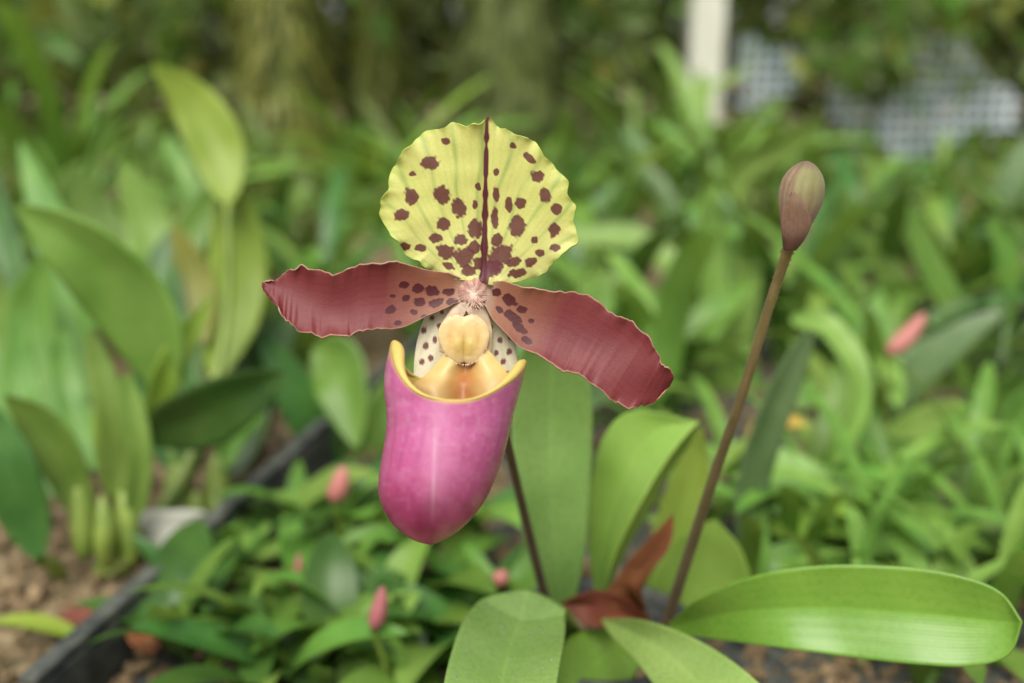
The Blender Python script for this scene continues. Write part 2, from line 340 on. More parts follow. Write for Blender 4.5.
c=mixv(c,np.clip(1-(rimd-1)/(4+12*np.abs(S_[None])**8),0,1),(240,208,122))
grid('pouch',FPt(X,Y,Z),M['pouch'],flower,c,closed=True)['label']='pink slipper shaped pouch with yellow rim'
X,Y,Z=pouchpts(np.linspace(0,.6,60),3.0)
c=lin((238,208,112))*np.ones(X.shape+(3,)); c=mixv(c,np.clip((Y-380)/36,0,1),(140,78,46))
c=spots(X,Y,c,[(440,392,2,2),(470,388,2,2),(505,385,2,2)],lin((130,60,40)))
grid('pouch_lining',FPt(X,Y,Z),M['petal'],flower,c,closed=True)
X,Y,Z=pouchpts(np.array([0.]),1.0)
rr_=.9+.5*nse(ph*40,ph*0,9,2)+6.2*np.where(S_<0,np.abs(S_)**4,.8*np.abs(S_)**4)*np.clip(1-np.abs(S_)**60*.65,0,1)
sp=FPt(X[0]-np.sign(S_)*rr_*.85*np.abs(S_),Y[0]+rr_*.45,Z[0])
sp=np.vstack([sp,sp[:1]]); rad=np.r_[rr_,rr_[:1]]*pxm
cf=np.ones((len(sp),14)); c=lin((242,216,128))*np.ones((len(sp),14,3)); nn_=nse(np.arange(len(sp))[:,None]*cf,np.arange(14)[None]*3*cf,6,2); c=mixv(c,nn_*.35,(218,196,92))
grid('pouch_rim',tube(sp,rad,14),M['soft'],flower,c,closed=True)
# ---- staminode: soft lobed shield
x,y,z,r,t_=dome(464,339,24,26.5,5,3.6,2.6,0,200,90)
lob=1+.04*np.cos(t_*2)+.05*(nse(np.cos(t_)*20,np.sin(t_)*20,9,3)-.5)-.12*np.exp(-((t_-4.712)/.22)**2)-.12*np.exp(-((t_-1.571)/.2)**2)
x=464+(x-464)*lob; y=339+(y-339)*lob
x=x+(x-464)*.12*np.clip((336-y)/20,-1.2,1)
hx=x-464
z=z-1.8*np.exp(-(hx/2.4)**2-((y-350)/14)**2)+1.6*np.exp(-((np.abs(hx)-6.5)/4)**2-((y-346)/7)**2)-1.0*np.exp(-((np.abs(hx)-14)/4)**2-((y-340)/14)**2)+.8*(nse(x,y,9,3)-.5)+.25*(nse(x,y,3,4)-.5)
c=lin((246,218,148))*np.ones(x.shape+(3,))
c=mixv(c,np.clip((r-.6)/.4,0,1)*.6,(252,234,186))
c=mixv(c,np.exp(-(hx/11)**2-((y-346)/9)**2)*.55,(232,196,88))
c=mixv(c,np.exp(-(hx/1.8)**2-((y-349)/12)**2)*.5,(176,150,70))
c=mixv(c,np.exp(-((np.abs(hx)-6)/2.5)**2-((y-346)/4)**2)*.35,(190,184,84))
c=mixv(c,np.exp(-((np.abs(hx)-14)/2.5)**2-((y-340)/12)**2)*.3,(228,172,100))
c=mixv(c,np.clip((326-y)/12,0,1)*.5,(242,204,176))
c=mixv(c,nse(x,y,5,4)*.15,(228,176,110))
grid('staminode',FPt(x,y,z),M['soft'],flower,c,closed=True,thick=.0005)
# claw: one folded trough running from the shield down into the pouch
a=cr([(447,346,0),(438,362,3),(424,377,10),(412,386,20),(420,404,26)],90); b=cr([(484,344,0),(495,358,3),(506,372,10),(514,384,18),(506,404,26)],90); v=np.linspace(0,1,90)[None]
x=a[:,0:1]*(1-v)+b[:,0:1]*v; y=a[:,1:2]*(1-v)+b[:,1:2]*v
rdg=np.exp(-((v-.22)/.15)**2)+np.exp(-((v-.78)/.15)**2); mdl=np.exp(-((v-.5)/.15)**2); U=np.linspace(0,1,90)[:,None]
z=a[:,2:3]*(1-v)+b[:,2:3]*v+(6*rdg-9*mdl)*np.clip(U*3,0,1)+1.6*(nse(x,y,9,5)-.5)
c=lin((238,202,118))*np.ones(x.shape+(3,)); c=mixv(c,rdg*.7*np.ones_like(x),(250,228,164)); c=mixv(c,mdl*.85*np.clip(U*2,0,1),(196,116,62))
c=mixv(c,np.clip(U*1.5-.7,0,1)*.6*np.ones_like(x),(166,98,54)); c=mixv(c,nse(x,y,5,7)*.15,(216,164,88))
grid('pouch_claw',FPt(x,y,z),M['soft'],flower,c,thick=.0003)
def claw(A,B,c1,c2,bul):
    a=cr(A,50); b=cr(B,50); v=np.linspace(0,1,24)[None]
    x=a[:,0:1]*(1-v)+b[:,0:1]*v; y=a[:,1:2]*(1-v)+b[:,1:2]*v; z=a[:,2:3]*(1-v)+b[:,2:3]*v+bul*np.sin(np.pi*v)+1.6*(nse(x,y,7,5)-.5)
    u=np.linspace(0,1,50)[:,None,None]; c=lin(c1)*(1-u)+lin(c2)*u; c=c*np.ones((50,24,1))
    c=c*(1-.2*nse(x,y,5,2))[...,None]
    grid('column_flap',FPt(x,y,z),M['soft'],flower,c,thick=.0003)
claw([(459,300,-10),(448,314,-8),(440,330,-6),(440,352,-3)],[(470,303,0),(462,320,0),(458,336,2),(456,356,2)],(244,222,198),(242,214,160),2)
claw([(462,303,0),(470,318,0),(474,334,2),(474,352,2)],[(480,300,-10),(488,314,-8),(492,332,-6),(491,352,-3)],(244,222,198),(242,214,160),2)
hv=[];hf=[]
def addhair(hx,hy,z0,ex,ey,z1,wd):
    p0=FPt(hx,hy,z0); p1=FPt(ex,ey,z1); dd=np.array([ex-hx,0,-(ey-hy)]); dd/=np.linalg.norm(dd)+1e-6; w=np.array([-dd[2],0,dd[0]])*pxm*wd
    k0=len(hv); hv.extend([tuple(p0-w-B0),tuple(p0+w-B0),tuple(p1-B0)]); hf.append((k0,k0+1,k0+2))
for i in range(210):
    a=random.uniform(0,6.28); r0=random.uniform(2,14); l=random.uniform(4,8)
    hx,hy=473+r0*math.cos(a),294+r0*math.sin(a)*.95
    addhair(hx,hy,2,hx+l*math.cos(a+random.uniform(-.5,.5)),hy+l*math.sin(a)*.8,7+random.uniform(0,7),.25)
for i in range(200):
    a=random.uniform(0,6.28); l=random.uniform(1.5,3.5); hx,hy=464+22*math.cos(a),339+25*math.sin(a)
    addhair(hx,hy,6,hx+l*math.cos(a+random.uniform(-.4,.4)),hy+l*math.sin(a),7+random.uniform(0,3),.2)
me=bpy.data.meshes.new('hairs'); me.from_pydata(hv,[],hf)
M['hair']=solid('fine hair',(214,184,168),(232,210,190),50,.5,.0001)
tag(link('hairs',me,flower,M['hair']),kind='stuff')
# ---- stalks
def stalk(pts,rads,c1,c2,name):
    s=cr(pts,160); sp=P(s[:,0],s[:,1],s[:,2]); rd=np.interp(np.linspace(0,1,160),np.linspace(0,1,len(rads)),rads)/FP*s[:,2]
    u=np.linspace(0,1,160)[:,None,None]; c=(lin(c1)*(1-u)+lin(c2)*u)*np.ones((160,16,1))
    U=np.linspace(0,400,160)[:,None]*np.ones((1,16)); A_=np.arange(16)[None]*4.*np.ones((160,1))
    c=c*(.8+.45*nse(U,A_,9,2))[...,None]
    return grid(name,tube(sp,rd,16),M['velvet'],orchid,c,closed=True)
stalk([(560,640,.362),(546,600,.345),(532,545,.325),(516,480,.30),(505,430,.285),(496,370,.272),(486,320,.262),(474,294,.246)],[5.2,5,4.6,4.4,4.6,5.5,6,7],(88,68,48),(100,70,52),'flower_stalk')
BS=[(655,655,.35),(668,618,.338),(690,550,.315),(716,470,.29),(742,395,.27),(768,310,.255),(784,262,.248),(791,240,.245)]
stalk(BS,[6,5.8,5.6,5.2,5,5,5.2,6.5],(92,74,50),(148,132,78),'bud_stalk')
def stalkhair(pts,rads,n):
    s=cr(pts,n); sp=P(s[:,0],s[:,1],s[:,2]); rd=np.interp(np.linspace(0,1,n),np.linspace(0,1,len(rads)),rads)/FP*s[:,2]
    t,a,b=frames(sp); V=[];F=[]
    for i in range(n):
        th=random.uniform(0,6.28); d=a[i]*math.cos(th)+b[i]*math.sin(th)
        p=sp[i]-B0; w=t[i]*.00008; k=len(V); V+=[tuple(p+d*rd[i]*.9-w),tuple(p+d*rd[i]*.9+w),tuple(p+d*(rd[i]+.0006)+t[i]*.0002)]; F.append((k,k+1,k+2))
    return V,F
V,F_=stalkhair(BS[2:],[5.6,5.2,5,5,5.2,6.5],700)
me=bpy.data.meshes.new('stalk_hairs'); me.from_pydata(V,[],F_); M['hairb']=solid('brown hair',(118,98,70),(138,120,86),50,.6,.0001)
tag(link('stalk_hairs',me,orchid,M['hairb']),kind='stuff')
# ---- bud
NB=150
ax=cr([(789,250),(793,234),(797,217),(800,202),(803,187),(806,173),(808,161)],NB); u=np.linspace(0,1,NB)
uu=cr([(0,5.5,0),(.1,8.5,0),(.25,14.5,0),(.4,19.5,0),(.55,22.5,0),(.7,22,0),(.82,18,0),(.91,12.5,0),(.97,7,0),(1,.6,0)],60)
rdb=np.interp(u,uu[:,0],uu[:,1]); u=u[:,None]
thb=np.linspace(0,2*np.pi,160,endpoint=False)[None]
seg=np.abs(np.sin(1.5*(thb-.35+.25*u)))**.35
rq=rdb[:,None]*(1+.10*(seg-1)*np.clip(u*4-1.2,0,1)*np.clip((1-u)*6,0,1)+.03*np.abs(np.sin(6*thb))*np.clip((1-u)*5,0,1))
X=ax[:,0:1]+rq*np.cos(thb)*.99; Y=ax[:,1:2]+rq*np.cos(thb)*.17; Z=-4+rq*np.sin(thb)
c=lin((150,124,94))*np.ones(X.shape+(3,))
c=mixv(c,(.5+.5*np.sin(thb*12+u*1.5+1.5*nse(X,Y,12,3)))**3*.55*np.ones_like(X),(106,74,62))
c=mixv(c,np.clip(np.cos(thb-1.0)*1.8-.5,0,1)*np.clip((u-.35)*3,0,1)*np.clip((1-u)*8,0,1)*.8,(142,148,88))
c=mixv(c,np.clip(1-seg*1.6,0,1)*np.clip(u*4-1.2,0,1)*.8,(70,44,40))
c=mixv(c,np.clip(1-u*2.2,0,1)*np.ones_like(X),(100,66,56))
c=mixv(c,np.clip((u-.86)*7,0,1)*np.ones_like(X)*.8,(110,86,72))
c=mixv(c,nse(X,Y,6,2)*.3,(170,144,116))
bud=grid('flower_bud',FPt(X,Y,Z),M['velvet'],orchid,c,closed=True)
a=cr([(784,250,4),(782,236,12),(781,220,15),(784,204,18),(791,192,20)],50);b=cr([(796,250,4),(805,238,12),(811,222,16),(804,204,22),(793,191,22)],50);v=np.linspace(0,1,30)[None]
X=a[:,0:1]*(1-v)+b[:,0:1]*v;Y=a[:,1:2]*(1-v)+b[:,1:2]*v;Z=a[:,2:3]*(1-v)+b[:,2:3]*v+5*np.sin(np.pi*v)-4
u=np.linspace(0,1,50)[:,None,None]; c=(lin((98,62,52))*(1-u)+lin((146,118,92))*u)*np.ones((50,30,1)); c=c*(.85+.25*nse(X,Y,4,3)+.1*(np.sin(v*22)**2)*np.ones((50,1)))[...,None]
grid('bud_bract',FPt(X,Y,Z),M['velvet'],bud,c,thick=.0003)
# ---- leaves
def hl(A,B,mat,lab=None,**k):
    bp_=blade(A,B,**k)
    o=grid('leaf',bp_,M[mat],orchid,thick=.0006)
    if lab:o['label']=lab
    return o,bp_
hl([(556,625,.362),(530,560,.345),(517,500,.335),(512,440,.33),(513,385,.325),(525,345,.32),(552,322,.315)],[(570,625,.362),(584,560,.348),(590,500,.34),(592,440,.335),(591,390,.328),(580,345,.32),(552,322,.315)],'herob','broad pale leaf standing behind the flower stalk',fold=.15,wave=.02)
hl([(600,625,.365),(589,545,.36),(591,485,.355),(600,445,.35),(618,418,.347),(645,411,.343),(698,422,.335)],[(606,625,.365),(606,585,.35),(620,545,.343),(640,505,.337),(662,468,.335),(682,440,.335),(698,422,.335)],'heroy','folded upright leaf with pale edge between the two stalks',fold=.16)
hl([(606,625,.36),(604,588,.352),(618,548,.343),(638,508,.337),(660,470,.335),(680,442,.334),(699,421,.334)],[(612,625,.362),(610,590,.362),(626,550,.358),(648,512,.356),(668,474,.352),(688,446,.35),(699,421,.334)],'heroy',fold=.05)
hl([(640,620,.40),(650,545,.395),(668,485,.39),(688,445,.385),(701,424,.38)],[(660,620,.40),(694,560,.395),(706,510,.39),(709,465,.385),(701,424,.38)],'heroy',fold=.1)
hl([(640,625,.395),(650,580,.39),(674,540,.385),(715,519,.38)],[(665,628,.395),(722,616,.39),(750,590,.385),(741,550,.38),(715,519,.38)],'heroy',fold=.05)
hl([(668,624,.325),(700,598,.305),(750,577,.293),(820,566,.285),(900,567,.277),(960,576,.27),(1000,592,.266),(1022,622,.262)],[(668,632,.325),(720,640,.305),(780,648,.288),(850,657,.28),(915,664,.272),(970,666,.267),(1008,655,.263),(1022,622,.262)],'hero','long broad glossy leaf reaching to the lower right',fold=.15,nu=110,nv=31,wave=.015)
_,LD=hl([(575,645,.37),(528,612,.335),(490,597,.31),(466,616,.29),(452,650,.272),(443,690,.255),(440,735,.238),(475,790,.22)],[(596,645,.37),(577,625,.335),(566,611,.31),(565,632,.29),(560,662,.272),(553,700,.253),(537,750,.235),(475,790,.22)],'herob','short pale leaf arching toward the viewer at bottom centre',fold=.17,nu=140,nv=41,wave=.02)
hl([(600,618,.345),(645,621,.315),(700,641,.295),(747,672,.277),(792,722,.26),(810,790,.245)],[(600,618,.345),(614,640,.325),(638,664,.303),(666,700,.28),(710,750,.262),(810,790,.245)],'herob','pointed pale leaf leaning down at the bottom edge',fold=.16,nu=90,wave=.02)
hl([(620,630,.36),(590,630,.345),(567,640,.335),(556,670,.325),(560,720,.315)],[(632,632,.36),(640,660,.345),(626,690,.335),(604,715,.325),(560,720,.315)],'hero',fold=.1)
hl([(600,640,.375),(640,650,.36),(680,672,.35),(720,720,.34)],[(590,640,.375),(610,670,.36),(650,710,.35),(720,720,.34)],'dark',fold=.08)
bm=bmesh.new()
for i in range(70):
    iu,iv=random.randint(34,98),random.randint(2,37)
    q=LD[iu,iv]; nrm=np.cross(LD[iu+1,iv]-q,LD[iu,iv+1]-q); nrm/=np.linalg.norm(nrm); nrm*=np.sign((nrm*-FW).sum()); q=q-B0+nrm*.0004
    ret=bmesh.ops.create_icosphere(bm,subdivisions=2,radius=random.choice([.0003,.0003,.0004,.0006]))
    for v_ in ret['verts']:
        cv=np.array(v_.co); cv=cv-nrm*(cv@nrm)*.4; v_.co=Vector(cv+q)
me=bpy.data.meshes.new('water_drops'); bm.to_mesh(me); bm.free(); me.polygons.foreach_set('use_smooth',[True]*len(me.polygons))
m,nt,out_=newmat('water'); p=N(nt,'ShaderNodeBsdfPrincipled',i_Roughness=.03,i_IOR=1.33); p.inputs['Base Color'].default_value=(.36,.5,.26,1); p.inputs['Transmission Weight'].default_value=.5; p.inputs['Specular IOR Level'].default_value=.7; L(nt,p.outputs[0],out_.inputs[0]); M['water']=m
tag(link('water_drops',me,orchid,m),kind='stuff')
for A,B in (([(640,612,.36),(618,606,.35),(606,592,.345),(622,566,.34),(650,540,.335),(673,514,.33)],[(650,614,.36),(642,600,.34),(640,590,.335),(654,572,.332),(669,548,.33),(673,514,.33)]),
            ([(650,618,.355),(620,596,.345),(588,592,.34),(560,604,.345)],[(650,630,.355),(622,628,.345),(590,624,.34),(560,604,.345)])):
    o=grid('dry_bract',blade(A,B,fold=.3,wave=.2),M['brownleaf'],orchid,thick=.0005); o['label']='curled brown dry bract'
# ---- pot
ORG=np.zeros(3)
def lathe(cx,cy,prof_,seg=48):
    th=np.linspace(0,2*np.pi,seg,endpoint=False)
    return np.array([[(cx+r*math.cos(a),cy+r*math.sin(a),z) for a in th] for r,z in prof_])
pb=np.array([B0[0],B0[1],0.008])
pot=thing('plant_pot','small black plastic pot holding the flowering orchid','pot',pb)
ORG=pb
grid('pot_wall',lathe(pb[0],pb[1],[(.001,.009),(.026,.009),(.033,.050),(.0315,.050),(.025,.012),(.001,.012)]),M['black'],pot,closed=True)
grid('pot_rim',lathe(pb[0],pb[1],[(.0332,.048),(.0362,.048),(.0362,.056),(.0335,.056),(.0332,.048)]),M['black'],pot,closed=True)
ORG=np.zeros(3)
def chips(name,n,fn,rs,mat,parent=None,org=np.zeros(3)):
    V=[];F=[]
    for i in range(n):
        c0=np.array(fn())-org; s_=random.uniform(*rs); ax_=np.array([random.uniform(.5,1.4),random.uniform(.4,.9),random.uniform(.2,.5)])*s_
        a=random.uniform(0,6.28); b=random.uniform(-.5,.5); k=len(V)
        for q in ((-1,-1,-1),(1,-.8,-1),(.8,1,-1),(-1,.9,-1),(-.8,-.7,1),(.9,-.9,.8),(.7,.8,1),(-.7,1,.8)):
            x_,y_,z_=q[0]*ax_[0],q[1]*ax_[1],q[2]*ax_[2]; z_+=x_*b
            V.append((c0[0]+x_*math.cos(a)-y_*math.sin(a),c0[1]+x_*math.sin(a)+y_*math.cos(a),c0[2]+z_))
        F+=[[k+j for j in f] for f in ((0,3,2,1),(4,5,6,7),(0,1,5,4),(1,2,6,5),(2,3,7,6),(3,0,4,7))]
    me=bpy.data.meshes.new(name); me.from_pydata(V,[],F); return link(name,me,parent,mat)
def inpot():
    a=random.uniform(0,6.28); r=.03*math.sqrt(random.random()); return (pb[0]+r*math.cos(a),pb[1]+r*math.sin(a),.05)
tag(chips('potting_bark',160,inpot,(.002,.005),M['bark'],pot,pb),kind='stuff')
# ================================================================== GROUND
g=gridmesh('ground',np.array([[(x_,y_,0.) for x_ in np.linspace(-60,60,61)] for y_ in np.linspace(-40,120,81)]))
tag(link('ground',g,None,M['soil']),kind='structure')
def gp():
    d=random.uniform(.3,1.); return (random.uniform(-.7,.7)*d,d,random.uniform(.003,.008))
o=chips('bark_litter',8000,gp,(.001,.0045),M['bark']); tag(o,'brown bark chips and litter over the soil','bark litter',None,'stuff')
# tray
a=G(30,690,.03); b=G(335,418,.03); dr=(b-a)/np.linalg.norm(b-a); pr=np.array([dr[1],-dr[0],0])
tray=thing('plant_tray','long black plastic tray whose edge runs diagonally across the lower left','tray',(a[0],a[1],0))
ORG=np.array([a[0],a[1],0])
def box(p0,p1,wdt,z0,z1,name,mat,par):
    p0=np.array([p0[0],p0[1],0.]);p1=np.array([p1[0],p1[1],0.]); d=(p1-p0)/np.linalg.norm(p1-p0); q=np.array([d[1],-d[0],0])*wdt
    ring=lambda c0:[c0+np.array([0,0,z0]),c0+q+np.array([0,0,z0]),c0+q+np.array([0,0,z1]),c0+np.array([0,0,z1])]
    me=gridmesh(name,np.array([ring(p0),ring(p1)]),closed=True,cap=True)
    me.polygons.foreach_set('use_smooth',[False]*len(me.polygons)); o=link(name,me,par,mat)
    bv=o.modifiers.new('b','BEVEL'); bv.width=.0012; bv.segments=2; return o
Lt=.75; Wt=.9; e0=a; e1=a+dr*Lt
box(e0,e1,.003,.004,.03,'tray_side',M['black'],tray)
box(e0-pr*.005,e1-pr*.005,.008,.031,.035,'tray_lip',M['black'],tray)
box(e1+pr*.004,e1+pr*Wt,.003,.004,.03,'tray_side',M['black'],tray)
box(e0+pr*.004,e0+pr*Wt,-.003,.004,.03,'tray_side',M['black'],tray)
box(e0+pr*(.004),e1+pr*(.004),Wt-.008,.0015,.0035,'tray_floor',M['black'],tray)
ORG=np.zeros(3)
q=G(172,553)
ORG=q
sh=thing('pot_shard','white broken piece of pot on the soil at left','pot shard',q)
th_=np.linspace(-.9,.9,20); sh_=np.array([[(q[0]+.018*math.sin(t1)*(1+.3*zz)+.004*math.sin(zz*7),q[1]-.016*math.cos(t1)+.01*zz,q[2]+.004+.024*zz*(1-.35*t1*t1*.6)) for t1 in th_] for zz in np.linspace(0,1,10)])
grid('shard_wall',sh_,M['white'],sh,thick=.002)
ORG=np.zeros(3)
def tmpl(L_,W_,e0,bend,kind,nu=18,nv=7,fold=.12,twist=0,dy=0):
    u=np.linspace(0,1,nu); e=e0-bend*u**1.3; ds=L_/(nu-1)
    x_=np.r_[0,np.cumsum(np.cos(e[:-1])*ds)]; z_=np.r_[0,np.cumsum(np.sin(e[:-1])*ds)]
    nx=-np.sin(e); nz=np.cos(e); W=W_*wprof(u,kind); v=np.linspace(-1,1,nv)
    p=np.zeros((nu,nv,3))
    for j,vv in enumerate(v):
        lift=2*W*fold*abs(vv)**1.3; tw=np.sin(twist*u)*vv*W
        p[:,j,0]=x_+nx*(lift+tw); p[:,j,2]=z_+nz*(lift+tw); p[:,j,1]=vv*W*np.cos(twist*u)+dy*u**2
    return p
def fallen(px,py,mat,L_,W_,lab,rz,z=.004):
    q=G(px,py,z); me=gridmesh('fallen_leaf',tmpl(L_,W_,.35,.7,'oval'),org=np.zeros(3))
    o=link('fallen_leaf',me,None,M[mat]); o.location=q; o.rotation_euler=(0,.0,rz); tag(o,lab,'leaf')
M['rust']=leafmat('rust dry leaf',(106,66,48),(132,88,62),.6,.1,10,.12,.1)
fallen(40,632,'rust',.05,.009,'reddish brown fallen leaf at the lower left corner',.2,.008)
fallen(150,655,'brownleaf',.026,.008,'small brown fallen leaf beside the black tray edge',2.,.02)
fallen(85,640,'yel',.05,.006,'narrow green fallen leaf at the lower left',3.0,.012)
# ================================================================== HERO BACKGROUND PLANTS
def heroplant(name,label,cat,base,leaves,canes=(),bulbs=()):
    global ORG
    t=thing(name,label,cat,base); ORG=np.array(base,float)
    for sp,w,kind,mat,tilt in leaves: grid('leaf',sleaf(sp,w,kind,tilt),M[mat],t,thick=.0006)
    for sp,r0,r1,mat in canes:
        s=cr(sp,40); pt=P(s[:,0],s[:,1],s[:,2]); grid('cane',tube(pt,np.linspace(r0,r1,40)/FP*s[:,2],10),M[mat],t,closed=True)
    for sp,rm,mat in bulbs:
        s=cr(sp,30); pt=P(s[:,0],s[:,1],s[:,2]); u=np.linspace(0,1,30); rd=rm*np.sqrt(np.clip(1-(2*u-1)**2,0.01,1))*(1-.25*u)/FP*s[:,2]
        o=tube(pt,rd,14); grid('pseudobulb',o,M[mat],t,closed=True)
    ORG=np.zeros(3); return t
bl=G(110,575)
heroplant('broad_leaved_orchid','large leafy orchid clump with broad upright leaves filling the left side','plant',bl,[
 ([(228,205,.60),(218,150,.61),(192,102,.61),(152,64,.60)],28,'oval','yel',.2),
 ([(168,395,.5),(140,325,.48),(85,255,.465),(14,205,.455)],44,'oval','light',-.2),
 ([(215,380,.6),(238,270,.62),(226,150,.62)],30,'oval','yel',.3),
 ([(205,345,.6),(195,280,.61),(172,222,.61)],18,'oval','olive',.1),
 ([(140,440,.5),(215,412,.485),(286,372,.5)],36,'oval','dark',.5),
 ([(150,430,.5),(172,365,.49),(212,296,.5)],16,'oval','yel',.6),
 ([(40,560,.48),(8,470,.47),(-25,390,.47)],28,'oval','dark',.3),
 ([(90,530,.5),(50,440,.49),(5,395,.48)],22,'oval','mid',.2),
 ([(115,500,.5),(112,420,.49),(90,330,.49)],14,'strap','light',.5),
 ([(135,520,.5),(140,450,.49),(125,372,.49)],12,'strap','light',.5),
 ([(100,470,.52),(70,400,.54),(60,330,.55)],16,'strap','mid',.4),
 ([(120,500,.52),(105,440,.5),(105,380,.5)],11,'strap','yel',.4),
 ([(180,480,.56),(150,400,.57),(150,330,.58)],18,'oval','dark',.3),
 ([(60,500,.52),(20,400,.54),(20,310,.55)],22,'oval','mid',.3),
 ([(120,330,.66),(100,240,.68),(70,165,.68)],28,'oval','mid',.3),
 ([(150,330,.66),(150,230,.68),(120,160,.68)],24,'oval','light',.3),
 ([(200,470,.57),(160,310,.6),(168,230,.62)],26,'oval','dark',.1),
 ([(240,480,.64),(262,370,.66),(300,290,.68)],24,'oval','dark',.2),
 ([(230,480,.62),(250,400,.64),(246,330,.65)],22,'oval','dark',.2),
 ([(60,480,.6),(30,330,.62),(45,250,.62)],26,'oval','mid',.2),
 ([(40,470,.62),(-10,330,.64),(-20,230,.64)],28,'oval','mid',.2),
 ([(90,400,.64),(60,260,.66),(20,140,.68)],22,'oval','mid',.2),
 ([(30,400,.66),(0,260,.68),(-30,120,.7)],24,'oval','dark',.2),
 ([(200,400,.66),(180,260,.68),(250,150,.7)],22,'oval','mid',.2)],
 [([(112,575,.51),(120,500,.52),(168,395,.5)],8,5,'bulb'),([(118,575,.51),(190,460,.56),(225,330,.59),(228,205,.60)],8,4,'bulb'),([(122,575,.515),(190,470,.57),(215,380,.6)],8,6,'bulb'),([(60,575,.5),(52,565,.49),(40,560,.48)],8,6,'bulb'),([(100,575,.51),(128,500,.51),(140,440,.5)],9,6,'bulb')],
 [([(85,560,.5),(82,525,.5),(78,480,.5)],13,'bulb'),([(132,565,.5),(128,525,.5),(122,490,.5)],12,'bulb'),([(108,570,.5),(105,540,.49),(102,495,.49)],12,'bulb')])
bb=G(190,540)
heroplant('small_orchid','small orchid with short olive pseudobulbs left of the black tray edge','plant',bb,[
 ([(185,480,.56),(175,430,.57),(150,390,.58)],12,'strap','light',.5),([(218,470,.56),(240,430,.57),(262,410,.58)],12,'strap','mid',.5)],(),
 [([(180,545,.55),(178,505,.56),(176,462,.56)],17,'bulb'),([(218,535,.55),(218,495,.56),(216,455,.56)],15,'bulb'),([(198,548,.54),(197,520,.54),(196,490,.54)],11,'bulb')])
b3=G(345,500)
heroplant('drooping_leaf_orchid','dark orchid with one rounded drooping leaf just left of the pouch','plant',b3,[
 ([(315,345,.6),(338,375,.585),(357,448,.57)],32,'oval','mid',.2),([(345,500,.66),(300,400,.64),(255,330,.64)],22,'oval','dark',.2),([(350,500,.66),(380,420,.66),(420,350,.68)],22,'oval','mid',.3)],
 [([(345,515,.67),(335,430,.66),(315,345,.6)],5,4,'bulb')])
b4=G(890,600)
heroplant('arching_leaf_orchid','orchid with long arching pale leaves crowding the right side behind the big leaf','plant',b4,[
 ([(900,590,.5),(850,510,.5),(790,470,.51),(715,462,.53)],23,'strap','light',.5),
 ([(930,590,.52),(880,540,.5),(820,505,.5),(745,500,.51)],23,'strap','mid',.4),
 ([(960,590,.52),(900,540,.52),(840,470,.54),(795,415,.56)],20,'strap','light',.4),
 ([(960,600,.5),(980,560,.49),(930,535,.48),(850,545,.47)],20,'strap','light',.6),
 ([(930,600,.52),(985,520,.53),(1010,440,.55),(1045,380,.56)],26,'strap','mid',.4),
 ([(940,600,.5),(1000,560,.48),(1060,540,.47)],22,'strap','light',.5),
 ([(950,600,.54),(940,520,.56),(880,470,.58),(830,470,.58)],20,'strap','mid',.5),
 ([(920,600,.5),(890,550,.48),(840,520,.47),(770,530,.46)],18,'strap','yel',.5),
 ([(960,600,.52),(1000,540,.52),(980,480,.54),(920,460,.55)],18,'strap','mid',.5),
 ([(900,600,.5),(860,580,.46),(800,560,.45),(740,575,.45)],20,'strap','mid',.5)])
b5=G(765,585)
heroplant('upright_strap_orchid','narrow grey green strap leaf rising just right of the bud stalk','plant',b5,[
 ([(762,590,.46),(752,510,.45),(768,430,.44),(812,328,.43)],19,'strap','grey',.3),
 ([(768,590,.47),(800,520,.5),(860,400,.54),(835,330,.56),(790,318,.58)],15,'strap','light',.3)])
b6=G(950,520)
heroplant('broad_pale_orchid','orchid with broad blunt pale leaves at the right edge below the pink bud','plant',b6,[
 ([(1010,470,.64),(960,425,.62),(880,432,.60)],26,'oval','light',.4),([(990,500,.66),(930,450,.66),(860,450,.66)],22,'strap','mid',.4),
 ([(960,500,.7),(970,420,.7),(1040,380,.7)],22,'strap','mid',.4),([(950,500,.72),(900,400,.74),(880,350,.76)],18,'strap','mid',.3)])
b7=G(760,420)
heroplant('long_leaved_orchid','orchid with long leaves fanning out behind the bud stalk at mid height','plant',b7,[
 ([(750,420,.8),(720,330,.8),(715,250,.8),(708,185,.8)],17,'strap','light',.3),
 ([(755,420,.8),(740,340,.8),(750,270,.8),(745,230,.8)],16,'strap','light',.3),
 ([(745,420,.8),(680,330,.8),(620,290,.8),(575,285,.82)],15,'strap','mid',.4),
 ([(760,420,.82),(700,300,.85),(640,240,.88),(560,235,.9)],14,'strap','light',.4),
 ([(765,420,.8),(830,350,.78),(880,300,.78),(930,290,.78)],16,'strap','mid',.4),
 ([(765,420,.85),(840,250,.88),(850,190,.9)],15,'strap','mid',.4),
 ([(700,400,.75),(660,370,.74),(700,350,.72),(760,370,.72)],14,'strap','mid',.5),
 ([(760,420,1.0),(730,200,1.05),(790,145,1.05),(820,125,1.05)],15,'strap','light',.4)])
b8=G(960,440)
heroplant('crowded_strap_orchid','orchid with long grey green leaves sweeping across the right edge above the pink bud','plant',b8,[
 ([(960,430,.8),(910,330,.8),(880,250,.8),(845,215,.8)],17,'strap','mid',.3),
 ([(970,430,.8),(960,330,.8),(930,260,.8),(900,200,.8)],16,'strap','mid',.3),
 ([(980,430,.8),(1000,330,.8),(1010,260,.8),(990,215,.8)],17,'strap','mid',.3),
 ([(970,430,.78),(1010,380,.76),(1060,330,.76)],18,'strap','mid',.4),
 ([(950,430,.78),(890,390,.76),(820,390,.75),(780,410,.75)],16,'strap','light',.5),
 ([(960,430,.82),(900,360,.84),(820,310,.86),(760,320,.86)],15,'strap','mid',.4)])
